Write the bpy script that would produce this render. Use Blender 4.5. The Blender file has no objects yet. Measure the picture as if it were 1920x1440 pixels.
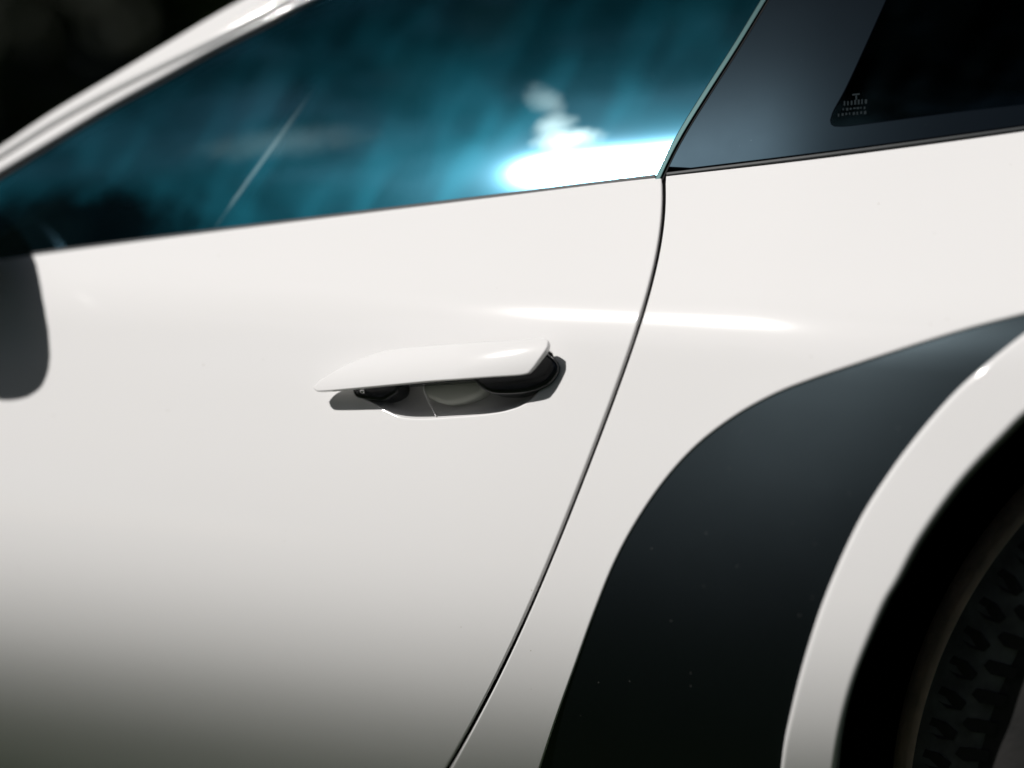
import bpy, math, random
import numpy as np
from mathutils import Vector, Matrix
from mathutils.geometry import delaunay_2d_cdt
random.seed(7)
SC = bpy.context.scene
COL = SC.collection
R = math.radians

# ------------------------------------------------------------------ camera, sky, sun, exposure
CAM = Vector((0.35, -1.86, 1.15)); AIM = Vector((0.0, 0.0, 0.76)); LENS = 85.0
cd = bpy.data.cameras.new('camera'); cam = bpy.data.objects.new('camera', cd); COL.objects.link(cam)
cam.location = CAM; ROT = (AIM - CAM).to_track_quat('-Z', 'Y'); cam.rotation_euler = ROT.to_euler()
cd.lens = LENS; cd.sensor_width = 36; cd.clip_start = 0.05; cd.clip_end = 1000
cd.dof.use_dof = True; cd.dof.focus_distance = 1.93; cd.dof.aperture_fstop = 1.35
SC.camera = cam
SUN = Vector((-0.46, -0.50, 0.73)).normalized()
w = bpy.data.worlds.new('World'); SC.world = w; w.use_nodes = True
wn = w.node_tree; sky = wn.nodes.new('ShaderNodeTexSky'); sky.sky_type = 'NISHITA'; sky.sun_disc = False
sky.sun_elevation = math.asin(SUN.z); sky.sun_rotation = math.atan2(SUN.x, SUN.y)
sky.air_density = 1.0; sky.dust_density = 1.5; sky.ozone_density = 2.0
bg = wn.nodes['Background']; bg.inputs[1].default_value = 0.05
wn.links.new(sky.outputs[0], bg.inputs[0])
sd = bpy.data.lights.new('sun', 'SUN'); so = bpy.data.objects.new('sun', sd); COL.objects.link(so)
sd.energy = 5.0; sd.angle = R(0.53); sd.color = (1.0, 0.975, 0.945)
so.rotation_euler = SUN.to_track_quat('Z', 'Y').to_euler(); so.location = SUN * 20
SC.view_settings.view_transform = 'Standard'; SC.view_settings.look = 'None'
SC.view_settings.exposure = -0.42; SC.view_settings.gamma = 1.0

# ------------------------------------------------------------------ helpers
def ray(u, v):
    d = Vector(((u - 960) / 1920 * 36 / LENS, -(v - 720) / 1920 * 36 / LENS, -1.0))
    return (ROT @ d).normalized()

def interp_table(xs, ys):
    """smooth (cubic hermite) interpolation, dense table, fast lookup"""
    xs = np.array(xs, float); ys = np.array(ys, float)
    m = np.gradient(ys, xs)
    X = np.linspace(xs[0], xs[-1], 4001)
    i = np.clip(np.searchsorted(xs, X) - 1, 0, len(xs) - 2)
    h = xs[i + 1] - xs[i]; t = (X - xs[i]) / h
    dl = (ys[i + 1] - ys[i]) / h
    Y = (2*t**3 - 3*t**2 + 1) * ys[i] + (t**3 - 2*t**2 + t) * h * m[i] + (-2*t**3 + 3*t**2) * ys[i+1] + (t**3 - t**2) * h * m[i+1]
    return X, Y
def integral(X, F, zero):
    I = np.concatenate([[0], np.cumsum((F[1:] + F[:-1]) / 2 * np.diff(X))])
    return I - np.interp(zero, X, I)
def ev(x, X, Y):
    """linear look-up with straight extrapolation; x may be a number or an array"""
    r = np.interp(x, X, Y)
    r = r + np.minimum(0, np.asarray(x) - X[0]) * ((Y[1] - Y[0]) / (X[1] - X[0])) + np.maximum(0, np.asarray(x) - X[-1]) * ((Y[-1] - Y[-2]) / (X[-1] - X[-2]))
    return r

# body side: outward bulge = A(height above shoulder) + Q(length)
tT, tA = interp_table([-.62, -.46, -.38, -.33, -.27, -.20, -.12, -.05, -.024, 0, .018, .05, .12, .30],
                      [-38, -37, -33, -26, -11, 7, 16, 19, 21, 30.5, 39, 40.5, 41, 42])
A_X, A_Y = tT, integral(tT, -np.tan(np.radians(tA)), 0.0)
qX, qS = interp_table([-1.6, -1.0, -.6, -.3, -.14, -.05, .03, .11, .19, .25, .32, .45, .70, .95, 1.3, 1.7], [.0, .12, .20, .25, .258, .238, .206, .230, .225, .155, .10, .055, .01, -.06, -.2, -.4])
Q_X, Q_Y = qX, integral(qX, qS, 0.0)
def zs(x): return 0.8185 + 0.03 * (x - .1)
def D(x, z): return -(ev(z - zs(x), A_X, A_Y) + ev(x, Q_X, Q_Y))

def hit(u, v, S, off=0.0):
    r = ray(u, v); y = 0.0
    for _ in range(40):
        t = (y - CAM.y) / r.y; p = CAM + r * t
        y = 0.5 * y + 0.5 * (S(p.x, p.z) - off)
    t = (y - CAM.y) / r.y; p = CAM + r * t
    return (p.x, p.z)

# belt line fitted through the photographed edge
bp = [(0, 489), (40, 484), (150, 469), (310, 449), (480, 425), (720, 397), (960, 370), (1235, 336), (1431, 309), (1644, 280), (1920, 247)]
bw = [hit(u, v, D) for u, v in bp]
ZB = np.polyfit([p[0] for p in bw], [p[1] for p in bw], 3)
ZLO, ZHI = bw[0][0] - .02, bw[-1][0] + .02
def zb(x):
    xc = np.clip(x, ZLO, ZHI); a = np.minimum(0, x - ZLO); b = np.maximum(0, x - ZHI)
    return np.polyval(ZB, xc) + a * np.polyval(np.polyder(ZB), ZLO) + b * np.polyval(np.polyder(ZB), ZHI) * np.maximum(0.2, 1 - b)
gT, gA = interp_table([-.1, 0, .06, .15, .25, .36, .6], [27.9, 28.7, 33, 37.5, 42, 46, 60])
G_X, G_Y = gT, integral(gT, -np.tan(np.radians(gA)), 0.0)
def G(x, z): return D(x, zb(x)) - ev(z - zb(x), G_X, G_Y) - .0022 * np.tanh((x - .1) / .1)
def off_surf(S, o): return lambda x, z: S(x, z) - o

def normals(S, x, z, e=0.0008):
    dx = (S(x + e, z) - S(x - e, z)) / (2 * e); dz = (S(x, z + e) - S(x, z - e)) / (2 * e)
    N = np.stack([dx, -np.ones_like(dx), dz], 1); return N / np.linalg.norm(N, axis=1)[:, None]

def spline(pts, step=0.005):
    P = [Vector(p) for p in pts]; P = [2 * P[0] - P[1]] + P + [2 * P[-1] - P[-2]]
    out = []
    for i in range(1, len(P) - 2):
        a, b, c, d = P[i-1:i+3]; n = max(1, int((c - b).length / step))
        for k in range(n):
            t = k / n
            out.append(.5 * ((2*b) + (c - a)*t + (2*a - 5*b + 4*c - d)*t*t + (3*b - a - 3*c + d)*t**3))
    out.append(P[-2]); return [(p[0], p[1]) for p in out]
def resample(pts, step, closed=True):
    out = []; n = len(pts)
    for i in range(n if closed else n - 1):
        a = pts[i]; b = pts[(i + 1) % n]; L = math.hypot(b[0]-a[0], b[1]-a[1]); k = max(1, int(math.ceil(L / step)))
        for j in range(k):
            out.append((a[0] + (b[0]-a[0]) * j / k, a[1] + (b[1]-a[1]) * j / k))
    if not closed: out.append(pts[-1])
    q = [out[0]]
    for p in out[1:]:
        if math.hypot(p[0]-q[-1][0], p[1]-q[-1][1]) > step * .2: q.append(p)
    return q
def round_corners(poly, rads):
    out = []; n = len(poly)
    for i, p in enumerate(poly):
        r = rads[i] if isinstance(rads, (list, tuple)) else rads
        if not r: out.append(p); continue
        p = Vector(p); a = Vector(poly[i-1]); b = Vector(poly[(i+1) % n])
        s = p + (a - p).normalized() * min(r, (a-p).length*.45); e = p + (b - p).normalized() * min(r, (b-p).length*.45)
        for k in range(9):
            t = k / 8; out.append(tuple(s.lerp(p, t).lerp(p.lerp(e, t), t)))
    return out
def inside(p, poly):
    x, y = p; c = False; j = len(poly) - 1
    for i in range(len(poly)):
        xi, yi = poly[i]; xj, yj = poly[j]
        if (yi > y) != (yj > y) and x < (xj - xi) * (y - yi) / (yj - yi) + xi: c = not c
        j = i
    return c
def inside_many(P, poly):
    P = np.asarray(P, float); A = np.array(poly); B = np.roll(A, 1, 0); out = np.zeros(len(P), bool)
    for c in range(0, len(P), 4000):
        x = P[c:c+4000, 0][:, None]; y = P[c:c+4000, 1][:, None]
        cr = (A[:, 1] > y) != (B[:, 1] > y)
        dy = B[:, 1] - A[:, 1]; dy = np.where(dy == 0, 1e-12, dy)
        xi = (B[:, 0] - A[:, 0]) * (y - A[:, 1]) / dy + A[:, 0]
        out[c:c+4000] = (cr & (x < xi)).sum(1) % 2 == 1
    return out
def dist2_many(P, Q):
    out = np.zeros(len(P))
    for c in range(0, len(P), 2000):
        out[c:c+2000] = ((P[c:c+2000, None, :] - Q[None, :, :]) ** 2).sum(2).min(1)
    return out
def area(p): return sum(p[i-1][0]*p[i][1] - p[i][0]*p[i-1][1] for i in range(len(p))) / 2

def link(name, me, mat, parent=None):
    if mat: me.materials.append(mat)
    o = bpy.data.objects.new(name, me); COL.objects.link(o)
    if parent: o.parent = parent
    return o
def mesh_obj(name, V, F, mat, parent=None, normals=None, smooth=True):
    me = bpy.data.meshes.new(name); me.from_pydata([tuple(v) for v in V], [], F); me.update()
    if smooth: me.polygons.foreach_set('use_smooth', [True] * len(me.polygons))
    if normals is not None: me.normals_split_custom_set_from_vertices([tuple(n) for n in normals])
    return link(name, me, mat, parent)

def panel(name, poly, S, mat, parent=None, holes=(), r=0.0015, depth=0.012, step=0.006, grid=0.012, back=False, crease=False):
    """a sheet with rounded edges and returned rims lying on surface S(x,z)->y"""
    loops = [resample(poly, step)] + [resample(h, min(step, .003)) for h in holes]
    if area(loops[0]) < 0: loops[0].reverse()
    for i in range(1, len(loops)):
        if area(loops[i]) > 0: loops[i].reverse()
    pts = []; edges = []; idx = []
    for L in loops:
        b = len(pts); pts += L; n = len(L); edges += [(b + i, b + (i + 1) % n) for i in range(n)]; idx.append(list(range(b, b + n)))
    bnd = np.array(pts)
    xs = [p[0] for p in loops[0]]; zz = [p[1] for p in loops[0]]
    cols = np.arange(min(xs) + grid / 2, max(xs), grid)
    if crease:
        ts = np.unique(np.round(np.concatenate([np.arange(-.8, -.03, grid), np.arange(-.03, .03, .0022), np.arange(.03, .4, grid)]), 5))
    cand = np.array([(x, z) for x in cols for z in ((ts + zs(x)) if crease else np.arange(min(zz) + grid / 2, max(zz), grid)) if min(zz) < z < max(zz)])
    if len(cand):
        k = inside_many(cand, loops[0])
        for h in loops[1:]: k &= ~inside_many(cand, h)
        cand = cand[k]
    if len(cand):
        cand = cand[dist2_many(cand, bnd) > (step * .55) ** 2]; pts += [tuple(p) for p in cand]
    vo, eo, fo, ov, _, _ = delaunay_2d_cdt([Vector(p) for p in pts], edges, [], 0, 1e-7, True)
    m = {}
    for i, l in enumerate(ov):
        for o in l: m[o] = i
    va = np.array([(p.x, p.y) for p in vo]); fo = [tuple(f) for f in fo]
    fc = np.array([va[list(f)].mean(0) for f in fo]); k = inside_many(fc, loops[0])
    for h in loops[1:]: k &= ~inside_many(fc, h)
    F = [f for f, kk in zip(fo, k) if kk]
    Y = S(va[:, 0], va[:, 1]); NN = normals(S, va[:, 0], va[:, 1])
    V = [Vector((a[0], y, a[1])) for a, y in zip(va.tolist(), Y.tolist())]; N = [Vector(q) for q in NN.tolist()]
    F = [f if (V[f[1]] - V[f[0]]).cross(V[f[2]] - V[f[0]]).y < 0 else f[::-1] for f in F]
    back_ids = {}
    for L, ids in zip(loops, idx):
        n = len(L); prev = [m[i] for i in ids]; nn = []
        for i in range(n):
            a = Vector(L[i-1]); b = Vector(L[(i+1) % n]); t = (b - a).normalized(); nn.append(Vector((t.y, -t.x)))
        first = prev
        rings = [(k * 22.5) for k in range(1, 5)] + [None]
        La = np.array(L); na = np.array([tuple(q) for q in nn]); NL_ = [Vector(q) for q in normals(S, La[:, 0], La[:, 1]).tolist()]
        for a in rings:
            cur = []; aa = R(90 if a is None else a); P2 = La + na * r * math.sin(aa); Y2 = S(P2[:, 0], P2[:, 1]).tolist(); P2 = P2.tolist()
            dd = depth if a is None else r * (1 - math.cos(aa))
            for i in range(n):
                Ns = NL_[i]; q = Vector((P2[i][0], Y2[i], P2[i][1])) - Ns * dd
                o3 = Vector((nn[i].x, 0, nn[i].y)); o3 = (o3 - Ns * o3.dot(Ns)).normalized()
                V.append(q); N.append((Ns * math.cos(aa) + o3 * math.sin(aa)).normalized()); cur.append(len(V) - 1)
            for i in range(n):
                j = (i + 1) % n; F.append((prev[i], cur[i], cur[j], prev[j]))
            prev = cur
    if back:
        b = len(V); nv = len(vo)
        for i in range(nv): V.append(V[i] - N[i] * depth); N.append(-N[i])
        F += [tuple(b + i for i in f[::-1]) for f in F if max(f) < nv]
    return mesh_obj(name, V, F, mat, parent, N)

def tube(name, pts, rad, mat, parent=None, seg=10, taper=None):
    V = []; F = []; n = len(pts); up = Vector((0, 0, 1))
    for i, p in enumerate(pts):
        p = Vector(p); t = (Vector(pts[min(i+1, n-1)]) - Vector(pts[max(i-1, 0)])).normalized()
        a = t.cross(up); a = a.normalized() if a.length > 1e-4 else Vector((1, 0, 0)); b = t.cross(a)
        rr = rad if taper is None else rad * taper[i]
        for k in range(seg):
            an = 2 * math.pi * k / seg; V.append(p + a * math.cos(an) * rr + b * math.sin(an) * rr)
    for i in range(n - 1):
        for k in range(seg):
            k2 = (k + 1) % seg; F.append((i*seg+k, i*seg+k2, (i+1)*seg+k2, (i+1)*seg+k))
    F.append(tuple(range(seg))[::-1]); F.append(tuple((n-1)*seg+k for k in range(seg)))
    return mesh_obj(name, V, F, mat, parent)

# ------------------------------------------------------------------ materials
def mat(name, color, rough=.5, metal=0, coat=0, coat_rough=.03, spec=.5, bump=None, cvar=None, ior=None, rvar=None, stint=None):
    m = bpy.data.materials.new(name); m.use_nodes = True; nt = m.node_tree; b = nt.nodes['Principled BSDF']
    b.inputs['Base Color'].default_value = (*color, 1); b.inputs['Roughness'].default_value = rough
    b.inputs['Metallic'].default_value = metal; b.inputs['Coat Weight'].default_value = coat
    b.inputs['Coat Roughness'].default_value = coat_rough; b.inputs['Specular IOR Level'].default_value = spec
    tc = nt.nodes.new('ShaderNodeTexCoord')
    if stint: b.inputs['Specular Tint'].default_value = (*stint, 1)
    if ior: b.inputs['IOR'].default_value = ior
    if bump:
        for sc_, st, di in [bump]:
            n = nt.nodes.new('ShaderNodeTexNoise'); n.inputs['Scale'].default_value = sc_; n.inputs['Detail'].default_value = 4
            nt.links.new(tc.outputs['Object'], n.inputs['Vector'])
            bu = nt.nodes.new('ShaderNodeBump'); bu.inputs['Strength'].default_value = st; bu.inputs['Distance'].default_value = di
            nt.links.new(n.outputs[0], bu.inputs['Height']); nt.links.new(bu.outputs[0], b.inputs['Normal'])
            if coat: nt.links.new(bu.outputs[0], b.inputs['Coat Normal'])
    if cvar:
        sc_, c2 = cvar
        n = nt.nodes.new('ShaderNodeTexNoise'); n.inputs['Scale'].default_value = sc_; n.inputs['Detail'].default_value = 6
        nt.links.new(tc.outputs['Object'], n.inputs['Vector'])
        mx = nt.nodes.new('ShaderNodeMix'); mx.data_type = 'RGBA'
        mr = nt.nodes.new('ShaderNodeMapRange'); mr.inputs[1].default_value = .35; mr.inputs[2].default_value = .65
        nt.links.new(n.outputs[0], mr.inputs[0]); nt.links.new(mr.outputs[0], mx.inputs[0])
        mx.inputs[6].default_value = (*color, 1); mx.inputs[7].default_value = (*c2, 1)
        nt.links.new(mx.outputs[2], b.inputs['Base Color'])
    if rvar:
        sc_, r1, r2 = rvar
        n = nt.nodes.new('ShaderNodeTexNoise'); n.inputs['Scale'].default_value = sc_; n.inputs['Detail'].default_value = 5
        nt.links.new(tc.outputs['Object'], n.inputs['Vector'])
        mr = nt.nodes.new('ShaderNodeMapRange'); mr.inputs[1].default_value = .3; mr.inputs[2].default_value = .7
        mr.inputs[3].default_value = r1; mr.inputs[4].default_value = r2
        nt.links.new(n.outputs[0], mr.inputs[0]); nt.links.new(mr.outputs[0], b.inputs['Roughness'])
    return m
PAINT = mat('white_paint', (.80, .79, .785), rough=.5, spec=.0, coat=1, coat_rough=.072, bump=(900, .01, .0001))
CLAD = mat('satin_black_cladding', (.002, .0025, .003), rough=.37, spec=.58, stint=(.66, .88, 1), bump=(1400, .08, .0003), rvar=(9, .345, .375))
GLOSSBLK = mat('piano_black', (.003, .004, .006), rough=.32, spec=.07, stint=(.45, .76, 1), rvar=(14, .30, .325))
RUBBER = mat('black_rubber', (.004, .004, .005), rough=.6, spec=.15)
SEALG = mat('belt_rubber', (.03, .034, .036), rough=.5, spec=.3)
TYRE = mat('tyre_rubber', (.012, .012, .012), rough=.8, cvar=(22, (.02, .019, .018)), bump=(120, .25, .002))
LUG = mat('pale_tread_rubber', (.14, .145, .14), rough=.85, cvar=(40, (.07, .07, .068)))  # paler, mottled rubber for the tread shoulder band
TYREDUST = mat('dusty_tyre_shoulder', (.75, .52, .40), rough=.85, cvar=(30, (.5, .38, .30)), bump=(150, .3, .002))
LINER = mat('wheel_arch_liner', (.004, .004, .004), rough=.95, spec=.1)
HANDBLK = mat('gloss_black_plastic', (.010, .012, .015), rough=.24, coat=.25)
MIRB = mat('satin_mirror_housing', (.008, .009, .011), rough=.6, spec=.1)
CHROME = mat('satin_metal_trim', (.024, .042, .043), rough=.45, metal=1)
SATIN = mat('reflection_grey', (.62, .64, .58), rough=.5)  # pale grey for the imitated reflection in the finger bowl
CHROME2 = mat('bright_pin', (.8, .8, .8), rough=.2, metal=1)
ALLOY = mat('dark_alloy', (.05, .05, .055), rough=.35, metal=.8)
INTER = mat('dark_interior', (.012, .013, .014), rough=.85, spec=.2)
BELT = mat('grey_webbing', (.45, .45, .45), rough=.8)
def dust(m, scale, thr, col):
    nt = m.node_tree; b = nt.nodes['Principled BSDF']; tc = nt.nodes.new('ShaderNodeTexCoord'); v = nt.nodes.new('ShaderNodeTexVoronoi'); v.inputs['Scale'].default_value = scale
    nt.links.new(tc.outputs['Object'], v.inputs['Vector']); r = nt.nodes.new('ShaderNodeMapRange'); r.inputs[1].default_value = thr; r.inputs[2].default_value = thr * .5; r.inputs[3].default_value = 0; r.inputs[4].default_value = 1
    nt.links.new(v.outputs['Distance'], r.inputs[0]); w2 = nt.nodes.new('ShaderNodeMath'); w2.operation = 'MULTIPLY'; nt.links.new(r.outputs[0], w2.inputs[0])
    sp = nt.nodes.new('ShaderNodeSeparateColor'); nt.links.new(v.outputs['Color'], sp.inputs[0]); g = nt.nodes.new('ShaderNodeMath'); g.operation = 'GREATER_THAN'; g.inputs[1].default_value = .8
    nt.links.new(sp.outputs[0], g.inputs[0]); nt.links.new(g.outputs[0], w2.inputs[1])
    mx = nt.nodes.new('ShaderNodeMix'); mx.data_type = 'RGBA'; nt.links.new(w2.outputs[0], mx.inputs[0]); mx.inputs[6].default_value = b.inputs['Base Color'].default_value; mx.inputs[7].default_value = (*col, 1)
    nt.links.new(mx.outputs[2], b.inputs['Base Color'])
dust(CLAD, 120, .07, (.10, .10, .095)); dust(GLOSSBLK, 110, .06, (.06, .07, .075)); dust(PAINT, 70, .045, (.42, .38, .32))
ETCH = mat('etched_mark', (.009, .015, .018), rough=.7, spec=.1)

def glass_mat(name, tint, refl, refl_streak, ior, rough, lo, hi, patches=(), dark_spot=(-9, 0)):
    """coated glass: tinted transmission, sharp reflection and a streaked wider lobe imitating blurred leaf reflections"""
    m = bpy.data.materials.new(name); m.use_nodes = True; nt = m.node_tree; N = nt.nodes.new; K = nt.links.new
    nt.nodes.remove(nt.nodes['Principled BSDF']); out = nt.nodes['Material Output']
    tr = N('ShaderNodeBsdfTransparent'); tr.inputs[0].default_value = (*tint, 1)
    gl = N('ShaderNodeBsdfGlossy'); gl.inputs['Color'].default_value = (*refl, 1); gl.inputs['Roughness'].default_value = rough
    gl2 = N('ShaderNodeBsdfGlossy'); gl2.inputs['Color'].default_value = (*refl_streak, 1); gl2.inputs['Roughness'].default_value = .30
    tc = N('ShaderNodeTexCoord')
    rot = N('ShaderNodeMapping'); rot.inputs['Rotation'].default_value = (0, R(-27), 0); K(tc.outputs['Object'], rot.inputs[0])
    def streak(sx, sz, scale, det, a, b, c, d):
        mp = N('ShaderNodeMapping'); mp.inputs['Scale'].default_value = (sx, 1, sz); K(rot.outputs[0], mp.inputs[0])
        n = N('ShaderNodeTexNoise'); n.inputs['Scale'].default_value = scale; n.inputs['Detail'].default_value = det; K(mp.outputs[0], n.inputs[0])
        r = N('ShaderNodeMapRange'); r.interpolation_type = 'SMOOTHSTEP'; K(n.outputs[0], r.inputs[0])
        for q, v in zip((1, 2, 3, 4), (a, b, c, d)): r.inputs[q].default_value = v
        return n, r
    n1, r1 = streak(12, 4.6, 3.4, .3, .34, .80, lo, hi)  # gloss dabs imitate blurred sky gaps between reflected leaves
    n2, r2 = streak(2.0, 5.0, 2.6, 2.0, .36, .66, .6, 1.0)
    mu = N('ShaderNodeMath'); mu.operation = 'MULTIPLY'; K(r1.outputs[0], mu.inputs[0]); K(r2.outputs[0], mu.inputs[1]); fac = mu.outputs[0]
    # corner darkened to imitate the door mirror's dark reflection
    mp = N('ShaderNodeMapping'); mp.vector_type = 'TEXTURE'; mp.inputs['Location'].default_value = (dark_spot[0], 0, dark_spot[1])
    mp.inputs['Rotation'].default_value = (0, R(-8), 0); mp.inputs['Scale'].default_value = (.125, 50, .040); K(tc.outputs['Object'], mp.inputs[0])
    nn = N('ShaderNodeTexNoise'); nn.inputs['Scale'].default_value = 26; nn.inputs['Detail'].default_value = 2; K(tc.outputs['Object'], nn.inputs[0])
    sb = N('ShaderNodeVectorMath'); sb.operation = 'MULTIPLY_ADD'; K(nn.outputs['Color'], sb.inputs[0]); sb.inputs[1].default_value = (1, 0, 1); K(mp.outputs[0], sb.inputs[2])
    sc2 = N('ShaderNodeVectorMath'); sc2.operation = 'SUBTRACT'; K(sb.outputs[0], sc2.inputs[0]); sc2.inputs[1].default_value = (.5, 0, .5)
    le = N('ShaderNodeVectorMath'); le.operation = 'LENGTH'; K(sc2.outputs[0], le.inputs[0])
    r = N('ShaderNodeMapRange'); r.interpolation_type = 'SMOOTHSTEP'; K(le.outputs['Value'], r.inputs[0])
    for q, v in zip((1, 2, 3, 4), (.55, 1.3, .04, 1)): r.inputs[q].default_value = v
    m2 = N('ShaderNodeMath'); m2.operation = 'MULTIPLY'; K(fac, m2.inputs[0]); K(r.outputs[0], m2.inputs[1]); fac = m2.outputs[0]
    refl_streak_fac = fac; fac = None
    for (px, pz, ang, ax, az, amt) in patches:      # bright reflections imitated by shaped patches of wider gloss
        mp = N('ShaderNodeMapping'); mp.vector_type = 'TEXTURE'; mp.inputs['Location'].default_value = (px, 0, pz)
        mp.inputs['Rotation'].default_value = (0, ang, 0); mp.inputs['Scale'].default_value = (ax, 50, az); K(tc.outputs['Object'], mp.inputs[0])
        ad = N('ShaderNodeVectorMath'); ad.operation = 'ADD'; K(mp.outputs[0], ad.inputs[0])
        nn = N('ShaderNodeTexNoise'); nn.inputs['Scale'].default_value = 45; nn.inputs['Detail'].default_value = 2; K(tc.outputs['Object'], nn.inputs[0])
        sb = N('ShaderNodeVectorMath'); sb.operation = 'MULTIPLY_ADD'; K(nn.outputs['Color'], sb.inputs[0]); sb.inputs[1].default_value = (.7, 0, .7); sb.inputs[2].default_value = (-.35, 0, -.35)
        K(sb.outputs[0], ad.inputs[1]); le = N('ShaderNodeVectorMath'); le.operation = 'LENGTH'; K(ad.outputs[0], le.inputs[0])
        r = N('ShaderNodeMapRange'); r.interpolation_type = 'SMOOTHSTEP'; K(le.outputs['Value'], r.inputs[0])
        for q, v in zip((1, 2, 3, 4), (1.25, .05, 0, amt)): r.inputs[q].default_value = v
        if fac is None: fac = r.outputs[0]
        else: a2 = N('ShaderNodeMath'); a2.operation = 'ADD'; K(fac, a2.inputs[0]); K(r.outputs[0], a2.inputs[1]); fac = a2.outputs[0]
    mg = N('ShaderNodeMixShader'); K(refl_streak_fac, mg.inputs[0]); K(gl.outputs[0], mg.inputs[1]); K(gl2.outputs[0], mg.inputs[2])
    if fac is not None:
        gl3 = N('ShaderNodeBsdfGlossy'); gl3.inputs['Color'].default_value = (.62, .85, .9, 1); gl3.inputs['Roughness'].default_value = .30
        mg3 = N('ShaderNodeMixShader'); K(fac, mg3.inputs[0]); K(mg.outputs[0], mg3.inputs[1]); K(gl3.outputs[0], mg3.inputs[2]); mg = mg3
    bu = N('ShaderNodeBump'); bu.inputs['Strength'].default_value = .012; bu.inputs['Distance'].default_value = .0012
    K(n1.outputs[0], bu.inputs['Height']); K(bu.outputs[0], gl.inputs['Normal'])
    fr = N('ShaderNodeFresnel'); fr.inputs[0].default_value = ior
    mx = N('ShaderNodeMixShader'); K(fr.outputs[0], mx.inputs[0]); K(tr.outputs[0], mx.inputs[1]); K(mg.outputs[0], mx.inputs[2])
    K(mx.outputs[0], out.inputs[0]); return m
_w = [hit(u, v, G) for u, v in ((1062, 262), (1038, 235), (1020, 190), (487, 305), (520, 268))]
GLASS = glass_mat('coated_side_glass', (.12, .26, .32), (.30, .66, .92), (.05, .60, .86), 2.2, .055, .075, .13,
                  [(_w[0][0], _w[0][1], R(-10), .028, .009, .5), (_w[1][0], _w[1][1], R(-14), .020, .009, .3), (_w[2][0], _w[2][1], R(20), .020, .012, .18), (_w[3][0], _w[3][1], R(33), .0022, .062, .22), (_w[4][0], _w[4][1], R(-7), .085, .014, .07)], hit(100, 440, G))
PRIV = glass_mat('privacy_glass', (.02, .03, .03), (.4, .8, .95), (.4, .8, .95), 1.35, .05, .0, .04)

# ------------------------------------------------------------------ photographed outlines -> metres on the body surface
def pts(L, S, off=0.0): return [hit(u, v, S, off) for u, v in L]
def body(x, z): return D(x, z)
shut_px = ([(1236, 339), (1239, 365), (1235, 410), (1227, 462), (1217, 514), (1204, 565), (1189, 614), (1179, 648), (1153, 710), (1126, 785),
            (1098, 866), (1049, 988), (1000, 1107), (957, 1200), (905, 1310), (870, 1376), (833, 1440)])
_p = np.polyfit([(v - 890) / 550 for u, v in shut_px], [u for u, v in shut_px], 6)
shut = pts([(float(np.polyval(_p, (v - 890) / 550)), v) for v in np.linspace(338, 1440, 40)], D)
e = Vector(shut[-1]) - Vector(shut[-2]); e.normalize(); shut += [tuple(Vector(shut[-1]) + e * k) for k in (.09, .19)]
shut[0] = (shut[0][0], zb(shut[0][0]))
shut = spline(shut, .004)
GAP = .0060
def shift(c, d):   # parallel curve
    out = []
    for i in range(len(c)):
        t = (Vector(c[min(i+1, len(c)-1)]) - Vector(c[max(i-1, 0)])).normalized(); out.append((c[i][0] - t.y * d, c[i][1] + t.x * d))
    return out
ZSILL = shut[-1][1]

# wheel centre and radii
YW = float(D(.45, .5)) + .085; YP = YW + .035
def onplane(u, v, y): r = ray(u, v); p = CAM + r * ((y - CAM.y) / r.y); return (p.x, p.z)
wc = onplane(2689, 1568, YP)
RT = sum(math.dist(wc, onplane(u, v, YP)) for u, v in [(1920, 908), (1818, 1053), (1753, 1166), (1693, 1323)]) / 4
GZ = wc[1] - RT + .004
print('wheel', wc, RT, 'ground', GZ, 'YW', YW, 'sill', ZSILL, 'belt', zb(0), zb(.3))
wcb = hit(2689, 1568, D)
def flare(x, z):
    rho = np.hypot(x - wc[0], z - wc[1]); t = np.clip((.66 - rho) / .15, 0, 1); return .004 * t * t * (3 - 2 * t)
def C(x, z): return D(x, z) - flare(x, z)
C1 = pts([(1009, 1440), (1043, 1336), (1073, 1251), (1110, 1147), (1147, 1055), (1189, 976), (1244, 896), (1306, 829), (1379, 774), (1452, 734),
          (1520, 707), (1611, 676), (1733, 636), (1825, 608), (1920, 583)], C)
C2 = pts([(1468, 1440), (1489, 1324), (1520, 1208), (1556, 1104), (1611, 982), (1672, 884), (1733, 804), (1795, 734), (1856, 679), (1920, 627)], C)
C3 = pts([(1559, 1440), (1587, 1293), (1642, 1147), (1678, 1080), (1721, 1000), (1795, 896), (1880, 804), (1920, 765)], C)
def down(c, zend):
    a, b = Vector(c[1]), Vector(c[0]); d = b - a; k = (zend - b.y) / d.y
    return [tuple(b + d * k * f) for f in (1, .66, .33)]
C1 = down(C1, ZSILL) + C1
C2 = [(C2[0][0] - .004, ZSILL), (C2[0][0] - .006, (ZSILL + C2[0][1]) / 2)] + C2
C3 = [(C3[0][0] - .002, ZSILL), (C3[0][0] - .005, (ZSILL + C3[0][1]) / 2)] + C3
XW = wc[0] + .02
def arch_full(c, ztop):      # carry the curve on over the wheel and mirror it
    x0, z0 = c[-1]; sl = (c[-1][1] - c[-2][1]) / (c[-1][0] - c[-2][0]); L = XW - x0; rise = ztop - z0; p = max(1.2, sl * L / rise)
    half = c + [(x0 + L * f, z0 + rise * (1 - (1 - f) ** p)) for f in (.06, .13, .22, .34, .5, .7, 1.0)]
    return spline(half + [(2 * XW - q[0], q[1]) for q in reversed(half[:-1])], .006)
ZT1 = C1[-1][1] + .05
C1f = arch_full(C1, ZT1); C2f = arch_full(C2, ZT1 - .022); C3f = arch_full(C3, ZT1 - .085)
XR = XW + .80

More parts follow.
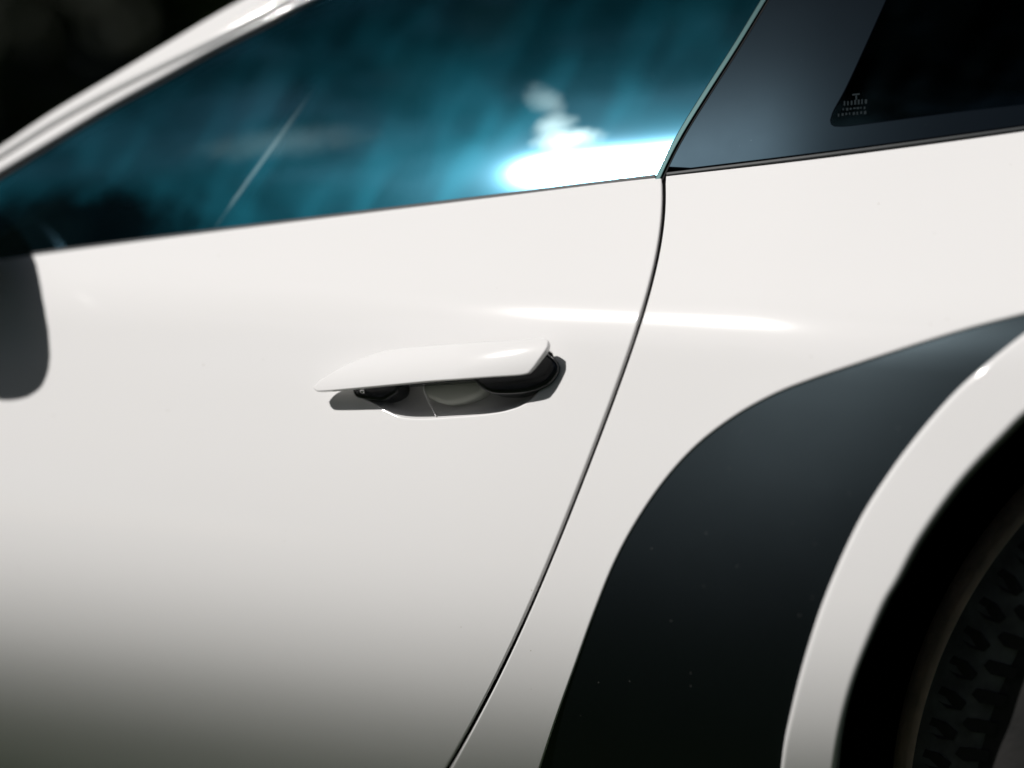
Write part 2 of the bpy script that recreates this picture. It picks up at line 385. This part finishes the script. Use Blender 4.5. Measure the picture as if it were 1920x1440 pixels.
# ------------------------------------------------------------------ car
car = bpy.data.objects.new('parked_car', None); COL.objects.link(car)
car['label'] = 'white car with black wheel arch cladding, teal side glass and popped out door handle'
car['category'] = 'car'

XL = -0.86
beltpts = lambda a, b, n: [(a + (b - a) * i / n, zb(a + (b - a) * i / n)) for i in range(n + 1)]
# --- handle recess outline
HOLE = pts([(668, 716), (672, 742), (690, 755), (722, 772), (752, 785), (790, 788), (850, 785), (910, 780), (950, 773), (985, 760), (1012, 735),
            (1033, 700), (1042, 676), (1030, 655), (985, 662), (900, 680), (800, 694), (720, 704)], D)
HOLE = spline(HOLE + [HOLE[0]], .003)[:-1]
# --- door skin
ds = list(shut)
poly = beltpts(XL, ds[0][0], 60)[:-1] + ds + [(XL - .02, ZSILL)]
door = panel('door', poly, D, PAINT, car, holes=[HOLE], r=.0016, depth=.016, grid=.012, crease=True)
# --- rear quarter panel, cut out around the cladding
qs = shift(shut, GAP) 
if qs[5][0] < shut[5][0]: qs = shift(shut, -GAP)
quarter = beltpts(qs[0][0], XR, 60)
polyq = quarter + [(XR + .02, .8), (XR - .05, ZSILL + .2)] + [(XR - .08, ZSILL)] + list(reversed(C1f)) + [qs[-1]] + list(reversed(qs[1:]))
def BQ(x, z): return D(x, z) - flare(x, z)
quarter_panel = panel('quarter_panel', polyq, BQ, PAINT, car, r=.0016, depth=.014, grid=.012, crease=True)
# --- cladding and white arch lip
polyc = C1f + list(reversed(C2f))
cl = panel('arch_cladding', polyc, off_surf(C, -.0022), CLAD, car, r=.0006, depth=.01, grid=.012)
def LIP(x, z):
    return C(x, z) - .004
polyl = shift(C2f, -.002) + list(reversed(shift(C3f, .001)))
lip = panel('arch_lip', polyl, LIP, PAINT, car, r=.004, depth=.03, grid=.010, step=.006)

# --- near-black sheet behind the shut lines, standing in for gap shade
gap_sheet = [(p[0] - .03, p[1]) for p in shut] + [(p[0] + .03, p[1]) for p in reversed(shut)]
panel('gap_shade', gap_sheet, off_surf(D, -.0045), LINER, car, r=.001, depth=.02, grid=.02)

# --- handle recess (finger bowl)
def bowl():
    V = []; F = []; n = len(HOLE)
    L = [Vector(p) for p in HOLE]; c = Vector((sum(p.x for p in L) / n, sum(p.y for p in L) / n))
    c = Vector((c.x + .004, c.y - .004))
    prof = [(1.004, .0010), (.99, .0035), (.965, .008), (.93, .0135), (.87, .019), (.78, .0235), (.62, .027), (.42, .029), (.2, .0295)]
    for s, d in prof:
        for p in L:
            q = c + (p - c) * s; V.append((q.x, D(q.x, q.y) + d, q.y))
    V.append((c.x, D(c.x, c.y) + .0296, c.y))
    for k in range(len(prof) - 1):
        for i in range(n):
            j = (i + 1) % n; F.append((k*n+i, k*n+j, (k+1)*n+j, (k+1)*n+i))
    k = len(prof) - 1
    for i in range(n): F.append((k*n+i, k*n+(i+1) % n, len(V)-1))
    return V, F
V, F = bowl(); mesh_obj('handle_recess', V, F, PAINT, door)

# --- handle plate, swung outwards
PA = hit(600, 730, D)[0]; PB = hit(1010, 690, D)[0]
def plate_off(x):
    a, b = PA, PB; t = np.clip((x - a) / (b - a), -.1, 1.1); return .021 + .010 * np.minimum(1, t * 1.5)
zc0 = hit(640, 712, D, .015); zc1 = hit(1000, 668, D, .015)
def plate_mid(x): t = (x - zc0[0]) / (zc1[0] - zc0[0]); return zc0[1] + t * (zc1[1] - zc0[1])
def PL(x, z):
    v = (z - plate_mid(x)); crown = -(v * v) * 14.0
    return D(x, plate_mid(x)) - plate_off(x) - crown + (z - plate_mid(x)) * math.tan(R(24)) + 1.0 * np.maximum(0, x - (PB - .065)) ** 2
PO = pts([(589, 727), (600, 715), (615, 706), (647, 687), (691, 669), (735, 657), (793, 651), (881, 645), (968, 640), (1018, 636), (1026, 640), (1024, 650), (1009, 672),
          (994, 692), (980, 700), (910, 705), (822, 711), (735, 719), (662, 726), (618, 730), (594, 731)], PL)
PO = resample(spline(PO + [PO[0]], .002)[:-1], .002)
handle = panel('door_handle', PO, PL, PAINT, door, r=.0012, depth=.0065, step=.002, grid=.004, back=True)
def GR(x, z):
    return D(x, z) - .006
GRP = pts([(892, 690), (960, 690), (1006, 664), (1022, 672), (1037, 688), (1026, 708), (1008, 719), (985, 726), (955, 729), (925, 728), (908, 721), (897, 710)], GR)
GRP = spline(GRP + [GRP[0]], .002)[:-1]
grip = panel('handle_grip', GRP, GR, HANDBLK, door, r=.004, depth=.022, step=.003, grid=.005)
ARM = pts([(660, 718), (738, 712), (736, 733), (715, 746), (690, 744), (666, 740)], GR)
panel('handle_arm', round_corners(ARM, .002), off_surf(D, .002), HANDBLK, door, r=.003, depth=.022, step=.002, grid=.005)
CAP = pts([(738, 716), (898, 704), (898, 711), (738, 722)], GR)
panel('handle_underside', CAP, off_surf(D, .004), HANDBLK, door, r=.001, depth=.012, step=.003, grid=.005)

def inb(d): return off_surf(D, -d)
LC = pts([(796, 716), (905, 708), (907, 716), (895, 732), (866, 744), (835, 748), (806, 738), (796, 728)], inb(.012))
panel('bowl_reflection', spline(LC + [LC[0]], .002)[:-1], inb(.012), SATIN, door, r=.004, depth=.014, step=.002, grid=.004)  # pale pad imitating a reflection inside the finger bowl
def on(u, v, d): x, z = hit(u, v, inb(d)); return (x, float(D(x, z)) + d, z)
tube('cusp_glint', [on(795, 716, .008), on(794, 728, .010), on(797, 738, .012), on(803, 752, .013), on(810, 765, .011), on(817, 780, .0055)], .0008, PAINT, door, taper=[.6, 1, 1.2, 1, .8, .5])  # thin pale line imitating a bright reflected cusp in the bowl
tube('handle_pivot', [on(676, 733, -.004), on(681, 734, -.010)], .0016, CHROME2, door)
# ------------------------------------------------------------------ greenhouse
GI = off_surf(G, -.005)
# pillar lines
pin = [(0, 318), (100, 258), (200, 198), (300, 143), (400, 88), (500, 38), (575, 0)]
pout = [(0, 272), (100, 205), (200, 145), (300, 85), (445, 0)]
pg = [(0, 334), (100, 271), (200, 210), (300, 155), (400, 99), (500, 49), (590, 0)]
mid = [(0, 293), (100, 231), (200, 176), (300, 126), (400, 77), (500, 24), (545, 2)]
def ext_front(c):
    a, b = Vector(c[1]), Vector(c[0]); d = (b - a).normalized(); out = []
    p = b
    for k in range(5): p = p + d * .07; out.append(tuple(p))
    return list(reversed(out)) + c
def ext_rear(c, top, xend, zend):
    x0, z0 = c[-1]; s = (c[-1][1] - c[-2][1]) / (c[-1][0] - c[-2][0]); out = list(c); xm = .55
    for x in (x0 + .08, x0 + .18, x0 + .3, x0 + .45, x0 + .62):
        t = (x - x0); out.append((x, z0 + s * t * math.exp(-t * 2.6) + (top - z0) * 0 ))
    L = out[-1]
    for f in (.25, .5, .75, 1): out.append((L[0] + (xend - L[0]) * f, L[1] + (zend - L[1]) * f ** 1.7))
    return out
Gp = off_surf(G, .006)
Po = spline(ext_rear(ext_front(pts(pout, Gp)), 0, XR - .1, zb(XR) + .10), .008)
Pm = spline(ext_rear(ext_front(pts(mid, Gp)), 0, XR - .12, zb(XR) + .08), .008)
Pi = spline(ext_rear(ext_front(pts(pin, Gp)), 0, XR - .14, zb(XR) + .06), .008)
Pg = spline(ext_rear(ext_front(pts(pg, G)), 0, XR - .16, zb(XR) + .045), .008)
def clip_belt(c, m=0.0): return [p for p in c if p[1] > zb(p[0]) + m]
Po, Pm, Pi, Pg = [clip_belt(c, .004) for c in (Po, Pm, Pi, Pg)]
pillar = panel('roof_pillar', shift(Po, -.004) + list(reversed(shift(Pm, .0044))), off_surf(G, .008), PAINT, car, r=.004, depth=.03, grid=.01, step=.008)
frame_ = panel('window_frame', shift(Pm, -.0018) + list(reversed(shift(Pi, .0018))), off_surf(G, .002), PAINT, door, r=.0018, depth=.02, grid=.01, step=.008)
seal_up = panel('window_seal', Pi + list(reversed(Pg)), off_surf(G, -.003), RUBBER, door, r=.001, depth=.01, grid=.01, step=.008)
# B pillar line (rear edge of the door glass)
bl = pts([(1234, 322), (1252, 284), (1281, 232), (1323, 165), (1376, 82), (1426, 0)], G)
bl_ = Vector(bl[-1]) - Vector(bl[-2]); bl = bl + [tuple(Vector(bl[-1]) + bl_ * k) for k in (.8, 1.8, 2.6)]
bl = [(bl[0][0] - .0045, zb(bl[0][0]) - .006)] + bl
bl = spline(bl, .006)
def zt(c, x):  # height of curve at x
    for a, b in zip(c[:-1], c[1:]):
        if a[0] <= x <= b[0]: return a[1] + (b[1] - a[1]) * (x - a[0]) / max(1e-9, b[0] - a[0])
    return 1e9
blc = [p for p in bl if p[1] < zt(Pg, p[0])]
glass_poly = beltpts(Pg[0][0] + .002, blc[0][0], 40)
glass_poly = [(p[0], p[1] - .012) for p in glass_poly]
topg = [p for p in Pg if p[0] < blc[-1][0]]
pane = panel('side_window', glass_poly + blc + list(reversed(topg)), GI, GLASS, door, r=.001, depth=.004, grid=.012, step=.008, back=False)
# bright trim strip and rubber beside the glass
def strip(name, c, w, S, m, parent, r=.001, depth=.008, side=-1):
    d = shift(c, side * w); return panel(name, list(c) + list(reversed(d)), S, m, parent, r=r, depth=depth, grid=.02, step=.006)
sgn = -1 if shift(blc, -1)[3][0] > blc[3][0] else 1
s1 = shift(blc, sgn * .0005); strip('glass_edge_trim', s1, .0028, off_surf(G, .000), CHROME, door, side=sgn)
s2 = shift(blc, sgn * .0032); strip('pillar_seal', s2, .0028, off_surf(G, -.002), RUBBER, car, side=sgn, r=.0007)
s3 = [p for p in shift(blc, sgn * .0068)]
# black gloss pillar panel with quarter window
ztop = lambda x: zt(Pg, x) if zt(Pg, x) < 1e8 else Pg[-1][1]
xr2 = Pg[-1][0] - .03
rail = [p for p in Pg if s3[-1][0] + .004 < p[0] < xr2]
lowb = [(p[0], p[1] + .0052) for p in beltpts(s3[0][0], xr2, 50)]
s3 = [p for p in s3 if p[1] > zb(p[0]) + .0053]
pp = s3 + rail + list(reversed([p for p in lowb if p[0] > s3[0][0] + .002]))
QW = pts([(1920, 197), (1797, 211), (1719, 221), (1641, 231), (1578, 238), (1558, 233), (1560, 212), (1585, 165), (1617, 96), (1660, 0)], G)
up_ = Vector(QW[-1]) - Vector(QW[-2]); QWe = [tuple(Vector(QW[-1]) + up_ * .55)]
qx = QW[0][0]; QWr = [(qx + .15, QW[0][1] + .018), (qx + .32, QW[0][1] + .05), (qx + .30, QW[0][1] + .09), (qx + .12, QWe[0][1] - .005), (qx - .02, QWe[0][1] + .004)]
qwp = QW + QWe + list(reversed(QWr))
qwp = spline(qwp + [qwp[0]], .004)[:-1]
panel('pillar_panel', pp, off_surf(G, .001), GLOSSBLK, car, holes=[qwp], r=.001, depth=.006, grid=.012, step=.006)
qwin = panel('quarter_window', qwp, off_surf(G, .0004), PRIV, car, r=.0004, depth=.003, grid=.015, step=.006)
panel('window_frit', [(p[0], p[1]) for p in qwp], off_surf(G, -.004), LINER, car, r=.004, depth=.006, grid=.02, step=.006)
# etched mark in the corner of the quarter window (too small to read in the photograph)
def mark(rows):
    V = []; F = []
    for (u0, v0, u1, v1) in rows:
        q = [hit(u0, v0, G), hit(u1, v0 - (u1 - u0) * .09, G), hit(u1, v1 - (u1 - u0) * .09, G), hit(u0, v1, G)]
        b = len(V); V += [(x, G(x, z) - .0006, z) for x, z in q]; F.append((b, b+1, b+2, b+3))
    return V, F
rows = [(1598, 176, 1612, 179), (1604, 179, 1607, 187)]
for k in range(7):
    x = 1582 + k * 6.6; rows.append((x, 190 - k * .6 + random.uniform(-1, 1), x + random.uniform(2.5, 4.5), 198 - k * .6))
for k in range(7):
    x = 1580 + k * 6.6; rows.append((x, 203 - k * .5, x + random.uniform(2, 5), 206 - k * .5 + random.uniform(0, 2)))
for k in range(8):
    x = 1571 + k * 7; rows.append((x, 213 - k * .7, x + random.uniform(2, 5), 217 - k * .7 + random.uniform(0, 3)))
V, F = mark(rows); mesh_obj('etched_mark', V, F, ETCH, qwin, smooth=False)
# belt seals
bs = beltpts(Pg[0][0], blc[0][0] + .002, 60)
panel('belt_seal', [(p[0], p[1] + .0010) for p in bs] + [(p[0], p[1] + .0028) for p in reversed(bs)], off_surf(G, .000), SEALG, door, r=.0007, depth=.010, grid=.02)
bs = beltpts(s3[0][0] - .002, xr2, 60)
panel('quarter_belt_seal', [(p[0], p[1] + .0022) for p in bs] + [(p[0], p[1] + .0034) for p in reversed(bs)], off_surf(G, .0008), SEALG, car, r=.0006, depth=.010, grid=.02)

# --- roof, windscreen and far side as one loft across the car
W_CAR = 1.62
def loft(c, name, m, x0, x1):
    c = [p for p in c if x0 <= p[0] <= x1]; V = []; F = []; K = 10
    for p in c:
        y0 = G(p[0], p[1]) + .012
        for k in range(K + 1):
            V.append((p[0], y0 + (W_CAR - 2 * y0 - .0) * k / K * 1.0, p[1] - .006))
    for i in range(len(c) - 1):
        for k in range(K): a = i*(K+1)+k; F.append((a, a+1, a+K+2, a+K+1))
    return mesh_obj(name, V, F, m, car)
loft(Po, 'windscreen', PRIV, -2, -.28)
loft(Po, 'roof', PAINT, -.285, XR)
# cabin: far wall, floor, seats
def box(name, a, b, m, parent, bev=.0):
    x0, y0, z0 = a; x1, y1, z1 = b
    V = [(x0,y0,z0),(x1,y0,z0),(x1,y1,z0),(x0,y1,z0),(x0,y0,z1),(x1,y0,z1),(x1,y1,z1),(x0,y1,z1)]
    F = [(0,3,2,1),(4,5,6,7),(0,1,5,4),(1,2,6,5),(2,3,7,6),(3,0,4,7)]
    o = mesh_obj(name, V, F, m, parent, smooth=bev > 0)
    if bev:
        md = o.modifiers.new('bevel', 'BEVEL'); md.width = bev; md.segments = 4
    return o
box('far_side', (XL - .1, W_CAR, ZSILL), (XR, W_CAR + .05, zb(0) - .25), PAINT, car, .01)
box('far_door_trim', (XL - .1, W_CAR - .04, ZSILL + .07), (XR - .02, W_CAR - .004, zb(0) - .22), INTER, car, .01)
box('cabin_floor', (XL - .1, .40, ZSILL + .02), (XR, W_CAR, ZSILL + .06), INTER, car)
box('door_card', (XL, .33, ZSILL + .06), (blc[0][0] - .1, .37, zb(-.6) - .03), INTER, car, .01)
box('cabin_rear_wall', (blc[0][0] + .55, .12, ZSILL + .06), (blc[0][0] + .62, W_CAR, 1.1), INTER, car, .01)
box('front_seat', (-.20, .50, .45), (.02, .98, .98), INTER, car, .06)
box('seat_cushion', (-.66, .50, .40), (-.1, .98, .55), INTER, car, .06)
box('headrest', (-.10, .62, .96), (.02, .86, 1.07), INTER, car, .05)
# seat belt seen through the glass
def through(u, v, y): r = ray(u, v); p = CAM + r * ((y - CAM.y) / r.y); return p
sb = [through(418, 440, .24), through(455, 370, .25), through(505, 290, .26), through(562, 190, .27), through(585, 150, .28)]
V = []; F = []
for i, p in enumerate(sb): V += [p + Vector((-.003, 0, 0)), p + Vector((.003, .012, 0))]
for i in range(len(sb) - 1): F.append((2*i, 2*i+1, 2*i+3, 2*i+2))
o = mesh_obj('seat_belt', V, F, BELT, car); md = o.modifiers.new('solid', 'SOLIDIFY'); md.thickness = .0015

# --- sill and front wing beyond the frame
panel('sill', [(XL - .02, ZSILL - .006), (XW - .50, ZSILL - .006), (XW - .52, ZSILL - .10), (XL - .02, ZSILL - .10)], off_surf(D, -.012), CLAD, car, r=.006, depth=.03, grid=.03)
wing = beltpts(XL - .55, XL - GAP, 30)
panel('front_wing', wing + [(XL - .02 - GAP, ZSILL), (XL - .50, ZSILL)], D, PAINT, car, r=.0022, depth=.014, grid=.02, crease=True)

V = []; F = []; wb = beltpts(XL - .55, Po[0][0] + .12, 24)
for p in wb:
    y0 = float(D(p[0], p[1])) + .004
    for k in range(9): V.append((p[0], y0 + (W_CAR - y0) * k / 8, p[1] - .003 + .03 * math.sin(math.pi * k / 8)))
for i in range(len(wb) - 1):
    for k in range(8): a = i*9+k; F.append((a, a+1, a+10, a+9))
mesh_obj('bonnet', V, F, PAINT, car)
# --- wheel arch liner
V = []; F = []; n = len(C3f)
for k, dy in enumerate((.02, .08, .30)):
    for p in C3f:
        x, z = p; dx, dz = x - wc[0], z - wc[1]; s = 1.0 + (.012 if k else .004)
        V.append((wc[0] + dx * s, C(p[0], p[1]) + dy, wc[1] + dz * s))
for k in range(2):
    for i in range(n - 1): F.append((k*n+i, k*n+i+1, (k+1)*n+i+1, (k+1)*n+i))
V.append((wc[0], C(wc[0], wc[1]) + .30, ZSILL)); c_ = len(V) - 1
for i in range(n - 1): F.append((2*n+i, 2*n+i+1, c_))
mesh_obj('wheel_arch_liner', V, F, LINER, car)

# --- wheel
wheel = bpy.data.objects.new('wheel', None); COL.objects.link(wheel); wheel.parent = car; wheel.location = (wc[0], YW, wc[1])
def lathe(name, prof, m, parent, seg=180, bumps=None):
    V = []; F = []; n = len(prof)
    for s in range(seg):
        a = 2 * math.pi * s / seg
        for k, (rr, y) in enumerate(prof):
            V.append((math.cos(a) * rr, y, math.sin(a) * rr))
    for s in range(seg):
        s2 = (s + 1) % seg
        for k in range(n - 1): F.append((s*n+k, s2*n+k, s2*n+k+1, s*n+k+1))
    return mesh_obj(name, V, F, m, parent)
T = RT
prof = [(T-.005, .20), (T-.002, .15), (T-.002, .10), (T-.004, .05), (T-.010, .030), (T-.016, .018), (T-.024, .010), (T-.034, .004), (T-.05, 0), (T-.075, -.003), (T-.10, -.004), (T-.125, .0), (T-.140, .006), (T-.146, .014), (T-.148, .03)]
tyre = lathe('tyre', prof, TYRE, wheel, 240)
rim_p = [(T-.147, .012), (T-.150, .005), (T-.158, .006), (T-.165, .02), (T-.17, .08), (T-.18, .16), (.06, .17), (.0, .17)]
rim = lathe('rim', rim_p, ALLOY, wheel, 120)
# dusty shoulder ring
lathe('tyre_shoulder', [(T-.001, .055), (T+.0005, .045), (T-.003, .032), (T-.008, .021), (T-.013, .014), (T-.016, .0175)], TYREDUST, wheel, 240)
# dark raised plates standing in for shade in the tread pockets
def pocket_plate(sector, shape, r0, h):
    V = []; F = []
    n = len(shape)
    for top in (0, 1):
        for (a, rr) in shape:
            an = sector + a; q = rr
            y = np.interp(T - q, [.010, .024, .034, .05, .075, .1], [.030, .010, .004, 0, -.003, -.004]) - (h if top else -.003)
            V.append((math.cos(an) * q, float(y), math.sin(an) * q))
    F.append(tuple(range(n, 2*n)))
    for i in range(n): j = (i + 1) % n; F.append((i, j, n+j, n+i))
    return V, F
lathe('tread_shoulder', [(T-.013, .0165), (T-.018, .0125), (T-.026, .0065), (T-.036, .0015), (T-.050, -.0025), (T-.062, -.0035), (T-.066, .0)], LUG, wheel, 240)
NL = 92; da = 2 * math.pi / NL
s1_ = [(-.001, T-.022), (.028, T-.020), (.034, T-.030), (.026, T-.041), (.008, T-.043), (-.004, T-.033)]
s2_ = [(.004, T-.047), (.020, T-.045), (.030, T-.052), (.020, T-.070), (-.006, T-.070), (-.002, T-.056)]
gm = [None, None]
for i in range(NL):
    for j, shp in enumerate((s1_, s2_)):
        if gm[j] is None:
            V, F = pocket_plate(0, shp, 0, .0042); o = mesh_obj('pocket_shade', V, F, TYRE, wheel, smooth=False); gm[j] = o.data
        else:
            o = bpy.data.objects.new('pocket_shade', gm[j]); COL.objects.link(o); o.parent = wheel
        o.rotation_euler = (0, -(i * da + (.5 * da if j else 0)), 0)
for k in range(5):
    a = 2 * math.pi * k / 5 + .3; d = Vector((math.cos(a), 0, math.sin(a))); s = Vector((-math.sin(a), 0, math.cos(a))); V = []
    for rr, wdt, y in ((.05, .03, .03), (.18, .022, .015), (T-.155, .035, .012)):
        for sy in (0, .03):
            for sx in (-1, 1): V.append(d * rr + s * wdt * sx + Vector((0, y + sy, 0)))
    F = []
    for q in (0, 4): F += [(q, q+1, q+5, q+4), (q+2, q+6, q+7, q+3), (q, q+4, q+6, q+2), (q+1, q+3, q+7, q+5)]
    mesh_obj('spoke', V, F, ALLOY, wheel, smooth=False)
lathe('hub', [(0, .01), (.04, .012), (.06, .02), (.07, .05)], ALLOY, wheel, 40)

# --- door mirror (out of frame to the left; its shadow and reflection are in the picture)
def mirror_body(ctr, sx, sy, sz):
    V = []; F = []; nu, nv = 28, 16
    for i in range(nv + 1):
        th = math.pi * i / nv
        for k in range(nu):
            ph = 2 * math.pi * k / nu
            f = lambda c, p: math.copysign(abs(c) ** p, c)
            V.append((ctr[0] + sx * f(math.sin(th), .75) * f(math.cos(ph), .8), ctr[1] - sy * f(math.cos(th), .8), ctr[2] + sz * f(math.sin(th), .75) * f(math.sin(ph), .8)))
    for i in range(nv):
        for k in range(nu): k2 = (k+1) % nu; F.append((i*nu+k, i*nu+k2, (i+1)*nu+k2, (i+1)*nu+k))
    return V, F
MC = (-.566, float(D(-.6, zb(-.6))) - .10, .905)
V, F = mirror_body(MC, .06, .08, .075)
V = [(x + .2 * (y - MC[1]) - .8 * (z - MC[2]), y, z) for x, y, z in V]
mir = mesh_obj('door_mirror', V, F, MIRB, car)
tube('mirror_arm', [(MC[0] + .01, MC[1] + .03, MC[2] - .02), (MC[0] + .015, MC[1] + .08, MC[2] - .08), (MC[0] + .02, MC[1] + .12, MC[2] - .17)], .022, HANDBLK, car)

# ------------------------------------------------------------------ ground
LAWN = mat('short_grass', (.020, .040, .014), rough=1, spec=.1, cvar=(5, (.045, .062, .024)), bump=(160, 1, .02))
GRASS = mat('shaded_soil', (.02, .022, .012), rough=1, cvar=(4, (.03, .035, .015)), bump=(40, .5, .02))
def sheet(name, x0, x1, y0, y1, z, m):
    o = mesh_obj(name, [(x0, y0, z), (x1, y0, z), (x1, y1, z), (x0, y1, z)], [(0, 1, 2, 3)], m, smooth=False); o['kind'] = 'structure'; return o
sheet('ground', -300, 300, -300, 300, GZ - .004, GRASS)
sheet('lawn', -60, 60, -30, 3.6, GZ, LAWN)

# ------------------------------------------------------------------ trees
LEAF = [mat('leaf_dark', (.036, .068, .014), rough=.6, spec=.25), mat('leaf_mid', (.045, .075, .022), rough=.6, spec=.25)]
BARK = mat('bark', (.07, .055, .04), rough=.95, cvar=(12, (.04, .03, .025)), bump=(30, .8, .02))
def crown_mesh(name, blobs, n, size, parent, seed):
    rng = np.random.default_rng(seed); V = []; F = []
    wts = np.array([b[3] ** 2 for b in blobs]); wts = wts / wts.sum()
    for _ in range(n):
        b = blobs[rng.choice(len(blobs), p=wts)]
        d = rng.normal(size=3); d /= np.linalg.norm(d); rr = b[3] * rng.uniform(.35, 1.05) ** .6
        c = np.array(b[:3]) + d * rr * np.array([1, 1, .8])
        a = rng.normal(size=3); a /= np.linalg.norm(a); e_ = np.cross(a, rng.normal(size=3)); e_ /= np.linalg.norm(e_)
        s = size * rng.uniform(.6, 1.3); k = len(V)
        V += [c - a * s, c + e_ * s * .45, c + a * s, c - e_ * s * .45]; F.append((k, k+1, k+2, k+3))
    me = bpy.data.meshes.new(name); me.from_pydata([tuple(v) for v in V], [], F)
    me.materials.append(LEAF[0]); me.materials.append(LEAF[1])
    me.polygons.foreach_set('material_index', [int(x) for x in rng.integers(0, 2, len(F))])
    o = bpy.data.objects.new(name, me); COL.objects.link(o); o.parent = parent; return o
def tree(loc, h, blobs, n, size, label, seed, group=None, tr=.16, limbs=True):
    t = bpy.data.objects.new('broadleaf_tree', None); COL.objects.link(t); t.location = loc; t['label'] = label; t['category'] = 'tree'
    if group: t['group'] = group
    tube('trunk', [(0, 0, 0), (.05, .03, h*.3), (-.04, .02, h*.6), (0, 0, h)], tr, BARK, t, taper=[1.2, .9, .7, .35])
    if limbs:
        for b in blobs[::2]:
            tube('limb', [(0, 0, h*.45), (b[0]*.5, b[1]*.5, (h*.5+b[2])*.5), (b[0], b[1], b[2])], tr*.35, BARK, t, seg=6, taper=[1, .7, .3])
    crown_mesh('crown', blobs, n, size, t, seed); return t
TREES = [(-5.5, 10.5), (-2.2, 9.0), (1.0, 9.6), (4.2, 9.2), (-9.0, 9.5), (7.5, 10)]
LBL = ['dark broadleaf tree behind the white pillar at the top left corner', 'tree behind the car roof, hidden right of the top left corner', 'tree behind the middle of the car',
       'tree behind the rear of the car', 'farthest left tree behind the car', 'farthest right tree behind the car']
for i, (x, y) in enumerate(TREES):
    rg = random.Random(i + 3)
    bl_s = [(rg.uniform(-2, 2), rg.uniform(-2.4, 1.5), rg.uniform(3.2, 7), rg.uniform(1.0, 1.7)) for _ in range(12)]
    tree((x, y, GZ), 6.5, bl_s, 9000, .13, LBL[i], 40 + i, group='trees behind the car')
rg = random.Random(5)
ov = [(rg.uniform(-5.5, 5.5), rg.uniform(-7.6, 1.0), rg.uniform(6.3, 8.6), rg.uniform(.9, 1.5)) for _ in range(85)]
def sun_clear(b): p = Vector((b[0] + .5, b[1] + 3.6, b[2] + GZ - .8)); return (p - SUN * p.dot(SUN)).length > b[3] + .75
ov = [b for b in [(b[0], b[1], b[2], b[3]) for b in ov] if sun_clear(b)]
tree((.5, 3.2, GZ), 8.0, [(b[0], b[1] + .4, b[2], b[3]) for b in ov], 42000, .125, 'tree by the far side of the car, its crown reaching over the roof', 77, tr=.22)
TL = ['%s tree across from the car, a dark shape reflected in its paint' % k for k in ('added farthest left', 'second from left', 'low dense', 'middle', 'tallest right of middle', 'second from right', 'added farthest right')]
for i, (x, y, h) in enumerate([(-10.5, -4.2, 7.5), (-7.6, -9.5, 6.0), (-3.4, -9.0, 6.8), (.6, -9.4, 6.2), (4.6, -9.0, 7.4), (8.8, -9.6, 6.8), (9.5, -3.0, 8)]):  # first and last are unseen trees added to cut sky fill
    rg = random.Random(i + 30)
    bl_s = [(rg.uniform(-2.2, 2.2), rg.uniform(-1.5, 1.5), rg.uniform(1.0, h), rg.uniform(1.1, 1.7)) for _ in range(14)]
    tree((x, y, GZ), h * .9, bl_s, 6500, .16, TL[i], 60 + i, group='trees across the road', limbs=False)
rg = random.Random(11)
ov = [(rg.uniform(-10.5, -1.5), rg.uniform(.2, 4.6), rg.uniform(4.6, 8.2), rg.uniform(1.0, 1.5)) for _ in range(40)]  # unseen crown added to throw shade on the hedge
ov = [b for b in ov if (lambda p: (p - SUN * p.dot(SUN)).length > b[3] + .9)(Vector((b[0], b[1], b[2] + GZ - .8)))]
tree((-5, 7.6, GZ), 7.0, [(b[0] + 5, b[1] - 7.6, b[2], b[3]) for b in ov], 21000, .14, 'unseen tree added to shade the hedge at the top left corner', 78, tr=.2)
rg = random.Random(21)
bl_s = [(rg.uniform(-1.5, 1.5), rg.uniform(-1.0, 1.0), rg.uniform(2.5, 8.9), rg.uniform(.8, 1.1)) for _ in range(34)]
tree((-8.6, -4.9, GZ), 8.4, bl_s, 20000, .12, 'slim tall tree off the front of the car, mirrored in the window corner', 91)
# undergrowth below the trees
hb = bpy.data.objects.new('hedge', None); COL.objects.link(hb); hb.location = (1.5, 6.3, GZ); hb['label'] = 'dark shaded hedge behind the white roof pillar at the top left'; hb['category'] = 'hedge'
crown_mesh('foliage', [(-9.5 + i * .55, random.uniform(-.4, .4), .7 + (i % 3) * .75, .95) for i in range(24)], 22000, .10, hb, 99)
